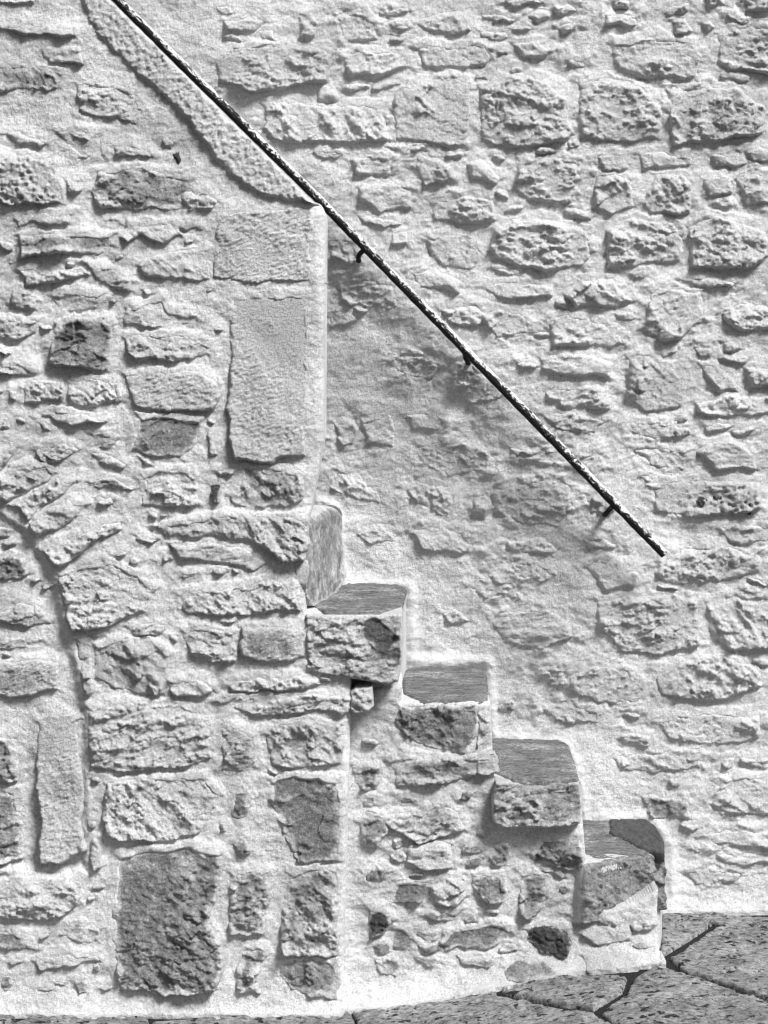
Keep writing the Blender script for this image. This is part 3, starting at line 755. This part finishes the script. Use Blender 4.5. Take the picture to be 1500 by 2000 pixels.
co, Q, mi = patch(cu, cv, P, lambda U, V, S: f1(U, V, S)-.0025*sst(0, .006, sdf(*warp(U, V), CH)[0]), wall_frame(-.002), skirt=.2)
me = make_mesh('step_face', co, Q, mats=[MATS['chip']]); edge_attr(me, .004)
at = me.attributes.new('chip', 'FLOAT', 'POINT'); at.data.foreach_set('value', sst(-.002, .003, sdf(*warp(co[:, 0], co[:, 2]), CH)[0]).astype(np.float32)); link('step_face', me, stair)
proud_stone([(684, 1350), (694, 1342), (728, 1340), (731, 1380), (718, 1391), (690, 1396), (682, 1385)], .0, .15, MATS[1], 87, 'stone', 'r', .016)
maskS = uvpoly([(655, 2000), (672, 1392), (735, 1346), (786, 1340), (784, 1371), (925, 1369), (958, 1372), (962, 1455), (966, 1523), (1135, 1523), (1138, 1600), (1146, 1704), (1146, 1772), (1190, 1778), (1240, 1762), (1286, 1738),
                (1284, 1780), (1286, 1850), (1297, 1900), (1306, 2000)], YS)[::-1]
A = np.array(maskS); us = np.arange(A[:, 0].min()-.01, A[:, 0].max()+.01, CELLS); vs = np.arange(-.05, A[:, 1].max()+.01, CELLS)
SS, PS, UPS = mortar_fields(us, vs, outs)
def h_side(U, V, S):
    r = .013; t = np.clip((r-S)/r, 0, 1)
    return base_side(U, V) + mound(SS, PS, UPS) + fbm(U*17, V*24, 4, 63, .55)*.0042 + fbm(U*70, V*80, 3, 65, .6)*.0010 - r*(1-np.sqrt(np.maximum(0, 1-t*t)))*.9
co, Q, mi = patch(us, vs, maskS, h_side, FS, skirt=.4, drop=SS > .026, back=True)
link('side_render', make_mesh('side_render', co, Q, mats=[MATS['patchy']]), stair)
# the steps themselves: a trodden top, limewashed sides
def tread(poly, z, depth, seed, round_=.012, front_wear=0.0):
    P = chaikin(poly, 1); A = np.array(P); c = .0045
    u_ = np.arange(A[:, 0].min()-c*2, A[:, 0].max()+c*3, c); v_ = np.arange(A[:, 1].min()-c*2, A[:, 1].max()+c*3, c)
    def h(U, V, S):
        t = np.clip((round_-S)/round_, 0, 1)
        return z + fbm(U*7, V*16, 3, seed)*.0022 + fbm(U*40, V*75, 4, seed+1, .6)*.0022 - round_*(1-np.sqrt(np.maximum(0, 1-t*t))) - front_wear*np.exp(-np.maximum(0, V-.03)/.05)
    co, Q, mi = patch(u_, v_, P, h, FLOOR, skirt=depth, skirt_mat=1)
    me = make_mesh('step', co, Q, mats=[MATS['tread'], MATS[3]], mat_idx=mi); edge_attr(me, .001)
    return link('step', me, stair)
def step_body(poly, z, depth):
    me = bpy.data.meshes.new('step_body'); n = len(poly)
    vv = [(x, y, z) for x, y in poly]+[(x, y, z-depth) for x, y in poly]
    me.from_pydata(vv, [], [list(range(n))]+[[(i+1) % n, i, n+i, n+(i+1) % n] for i in range(n)]); me.materials.append(MATS['white']); me.update()
    return link('step_body', me, stair)
T = [([(-.60, .31), (-.20, .31), (-.196, .02), (-.112, .60), (-.112, .66), (-.60, .66)], 1.190, 101, .03, 0),
     ([(-.196, .000), (.040, .000), (.068, .72), (-.125, .72)], .976, 103, .012, 0),
     ([(.046, .068), (.240, .068), (.262, .095), (.276, .72), (.04, .72)], .752, 105, .014, 0),
     ([(.274, .028), (.474, .028), (.486, .06), (.4945, .72), (.262, .72)], .561, 107, .014, 0),
     ([(.496, .042), (.702, .206), (.716, .30), (.722, .42), (.715, .52), (.69, .72), (.482, .72)], .352, 109, .012, .012)]
for k, (P, z, sd, r_, fw) in enumerate(T):
    tread(P, z, .014, sd, r_, fw)
    if k: step_body([(x-.006, max(y, .10)) for x, y in P], z-.03, .30)
# riser of the upper step, plastered and rubbed
a = np.array([-.196, .0]); b = np.array([-.106, .60]); d = (b-a)/np.linalg.norm(b-a)
FR = Frame((a[0], a[1], 0), (d[0], d[1], 0), (0, 0, 1), (d[1], -d[0], 0)); LR = np.linalg.norm(b-a)
P = chaikin([(0, .97), (LR, .97), (LR, 1.08), (LR-.04, 1.18), (LR-.16, 1.208), (0, 1.208)], 2)
u_ = np.arange(-.01, LR+.02, .005); v_ = np.arange(.96, 1.22, .004)
def h_r(U, V, S):
    t = np.clip((.03-S)/.03, 0, 1)
    return .004+fbm(U*6, V*5, 3, 121)*.009+fbm(U*24, V*20, 4, 123, .6)*.004-.03*(1-np.sqrt(np.maximum(0, 1-t*t)))*(V > 1.10)
co, Q, mi = patch(u_, v_, P, h_r, FR, skirt=.03)
me = make_mesh('riser', co, Q, mats=[MATS[2]]); edge_attr(me, .012); link('riser', me, stair)
# inlaid dark piece at the corner of the lowest step
P = [(.585, .42), (.60, .60), (.70, .60), (.716, .52), (.718, .32), (.702, .16), (.655, .20)]
u_ = np.arange(.57, .73, .004); v_ = np.arange(.14, .62, .004)
def h_i(U, V, S):
    t = np.clip((.008-S)/.008, 0, 1)
    return .3570-.006*t*t-.0025*(np.abs(((U*1.0+.12*V) % .045)-.02) < .0022)
co, Q, mi = patch(u_, v_, P, h_i, FLOOR, skirt=.02)
link('corner_piece', make_mesh('corner_piece', co, Q, mats=[MATS['inlay']]), stair)
def tube(path, rad, n=12, seed=0, rough=.0, step=.006, name='m', mat=None, flat=None, attr=False, caps=True, freq=30):
    p = np.array(path, float); seg = np.linalg.norm(np.diff(p, axis=0), axis=1); L = np.concatenate([[0], np.cumsum(seg)])
    t = np.arange(0, L[-1]+step*.5, step); c = np.stack([np.interp(t, L, p[:, i]) for i in range(3)], 1)
    k = max(1, int(.010/step))
    for _ in range(3):
        c[1:-1] = (c[:-2]+2*c[1:-1]+c[2:])/4
    tg = np.gradient(c, axis=0); tg /= np.linalg.norm(tg, axis=1)[:, None]
    ref = np.array([0, -1., 0]); a = np.cross(tg, ref); a /= np.linalg.norm(a, axis=1)[:, None]+1e-9; b = np.cross(a, tg)
    th = np.linspace(0, 2*np.pi, n, endpoint=False)
    r = rad*(1+rough*fbm(t[:, None]*freq+0*th, np.cos(th)[None]*2+0*t[:, None], 3, seed)*1.0)
    ca = np.cos(th)[None, :, None]; sa = np.sin(th)[None, :, None]
    co = c[:, None]+r[..., None]*(a[:, None]*ca+b[:, None]*sa)
    m = len(t); idx = np.arange(m*n).reshape(m, n); nx = np.roll(idx, -1, 1)
    Q = np.stack([idx[:-1], idx[1:], nx[1:], nx[:-1]], -1).reshape(-1, 4)
    co = co.reshape(-1, 3); T = []
    side = (-np.cos(th)[None]+0*t[:, None]).ravel(); along = (t[:, None]+0*th).ravel()
    if caps:
        e0 = len(co); co = np.concatenate([co, [c[0]-tg[0]*rad*.25, c[-1]+tg[-1]*rad*.25]])
        side = np.concatenate([side, [-1, -1]]); along = np.concatenate([along, [t[0], t[-1]]])
        for j in range(n): T.append((e0, idx[0, j], nx[0, j])); T.append((e0+1, nx[-1, j], idx[-1, j]))
    me = make_mesh(name, co, Q, np.array(T) if T else None, mats=[mat])
    if attr:
        for nm, dat in (('side', side), ('along', along)):
            at = me.attributes.new(nm, 'FLOAT', 'POINT'); at.data.foreach_set('value', dat.astype(np.float32))
    return me
def w3(px, py, Y): u, v = px2uv(px, py, Y); return (u, Y, v)
# ================================================================== handrail
rail = root('handrail', 'sloping iron handrail with peeling white paint, on brackets along the far wall', 'handrail')
YR = .52
link('rail', tube([w3(x, y, YR) for x, y in rail_px], .0118, 24, 3, .09, .005, 'rail', MATS['rail'], attr=True), rail)
for pts in ([(712, 486, YR), (706, 493, YR), (700, 500, .535), (700, 508, .57), (706, 516, .72)], [(908, 690, YR), (910, 700, YR+.01), (914, 708, .56), (916, 712, .66)],
            [(1197, 988, YR), (1190, 996, YR), (1183, 1004, .545), (1180, 1006, .62)]):
    link('bracket', tube([w3(*q) for q in pts], .0066, 10, 7, .2, .004, 'bracket', MATS['iron']), rail)

# ================================================================== ground
gu = np.concatenate([np.linspace(-30, -1.2, 12), np.arange(-1.15, 1.6, .05), np.linspace(1.7, 30, 12)]); gv = np.concatenate([np.linspace(-30, -1, 12), np.linspace(-.9, .7, 12)])
co, Q, mi = patch(gu, gv, [(-29, -29), (29, -29), (29, .68), (-29, .68)], lambda U, V, S: ground_z(U)-.012, FLOOR, skirt=None, snap=False)
g = link('ground', make_mesh('ground', co, Q, mats=[MATS['soil']])); g['kind'] = 'structure'
pav = root('pavement', kind='structure')
SLABS = [[(1290, 1774), (1322, 1766), (1391, 1800), (1348, 1829), (1290, 1864)],
         [(1335, 1772), (1420, 1783), (1500, 1791), (1800, 1798), (1980, 2010), (1500, 1943), (1400, 1911), (1334, 1891), (1311, 1868), (1358, 1838), (1403, 1805)],
         [(1290, 1885), (1326, 1898), (1400, 1920), (1500, 1953), (1990, 2055), (1800, 2160), (1290, 2160), (1212, 2000), (1176, 1973), (1227, 1937), (1238, 1912)],
         [(970, 1905), (1226, 1905), (1214, 1933), (1160, 1966), (1110, 1961), (1040, 1949), (986, 1936)],
         [(690, 1968), (700, 1915), (962, 1905), (972, 1940), (1040, 1957), (1110, 1969), (1158, 1974), (1196, 2000), (1270, 2160), (760, 2160)],
         [(560, 1960), (680, 1960), (746, 2160), (330, 2160), (298, 1994), (420, 1985)],
         [(80, 1970), (288, 1985), (318, 2160), (-58, 2160), (-14, 2012), (44, 1992)],
         [(-400, 1960), (20, 1972), (30, 1990), (-28, 2008), (-78, 2160), (-600, 2160)]]
for k, S_ in enumerate(SLABS):
    P = [px2ground(*q) for q in S_]; A = np.array(P)
    if sum(A[i, 0]*A[(i+1) % len(A), 1]-A[(i+1) % len(A), 0]*A[i, 1] for i in range(len(A))) < 0: P = P[::-1]
    cc = A.mean(0); P = [tuple(cc+(np.array(q)-cc)*1.012) for q in P]
    c = .006
    u_ = np.arange(A[:, 0].min()-c*2, A[:, 0].max()+c*3, c); v_ = np.arange(A[:, 1].min()-c*2, A[:, 1].max()+c*3, c)
    def h_s(U, V, S, k=k):
        s = np.maximum(0, S+np.where(S > 0, fbm(U*26, V*26, 3, 140+k)*.005, 0)); t = np.clip(s/.007, 0, 1)
        d, v, *_ = cells(U*24, V*24, 33+k)
        return ground_z(U)-.014+.014*np.sqrt(t*(2-t))+fbm(U*9, V*9, 4, 150+k)*.005+fbm(U*38, V*38, 4, 160+k, .6)*.0011-.012*np.clip(1-d/.30, 0, 1)*(v > .62)-.008*np.clip(1-cells(U*52, V*52, 71+k)[0]/.34, 0, 1)*(cells(U*52, V*52, 71+k)[1] > .66)
    co, Q, mi = patch(u_, v_, P, h_s, FLOOR, skirt=.03)
    me = make_mesh('paving_slab', co, Q, mats=[MATS['paving']])
    yw = np.where(co[:, 0] > .69, .57, np.where(co[:, 0] > -.10, .005, -.025))
    at = me.attributes.new('spill', 'FLOAT', 'POINT'); at.data.foreach_set('value', np.exp(-np.maximum(0, yw-co[:, 1])/.035).astype(np.float32))
    link('paving_slab', me, pav)
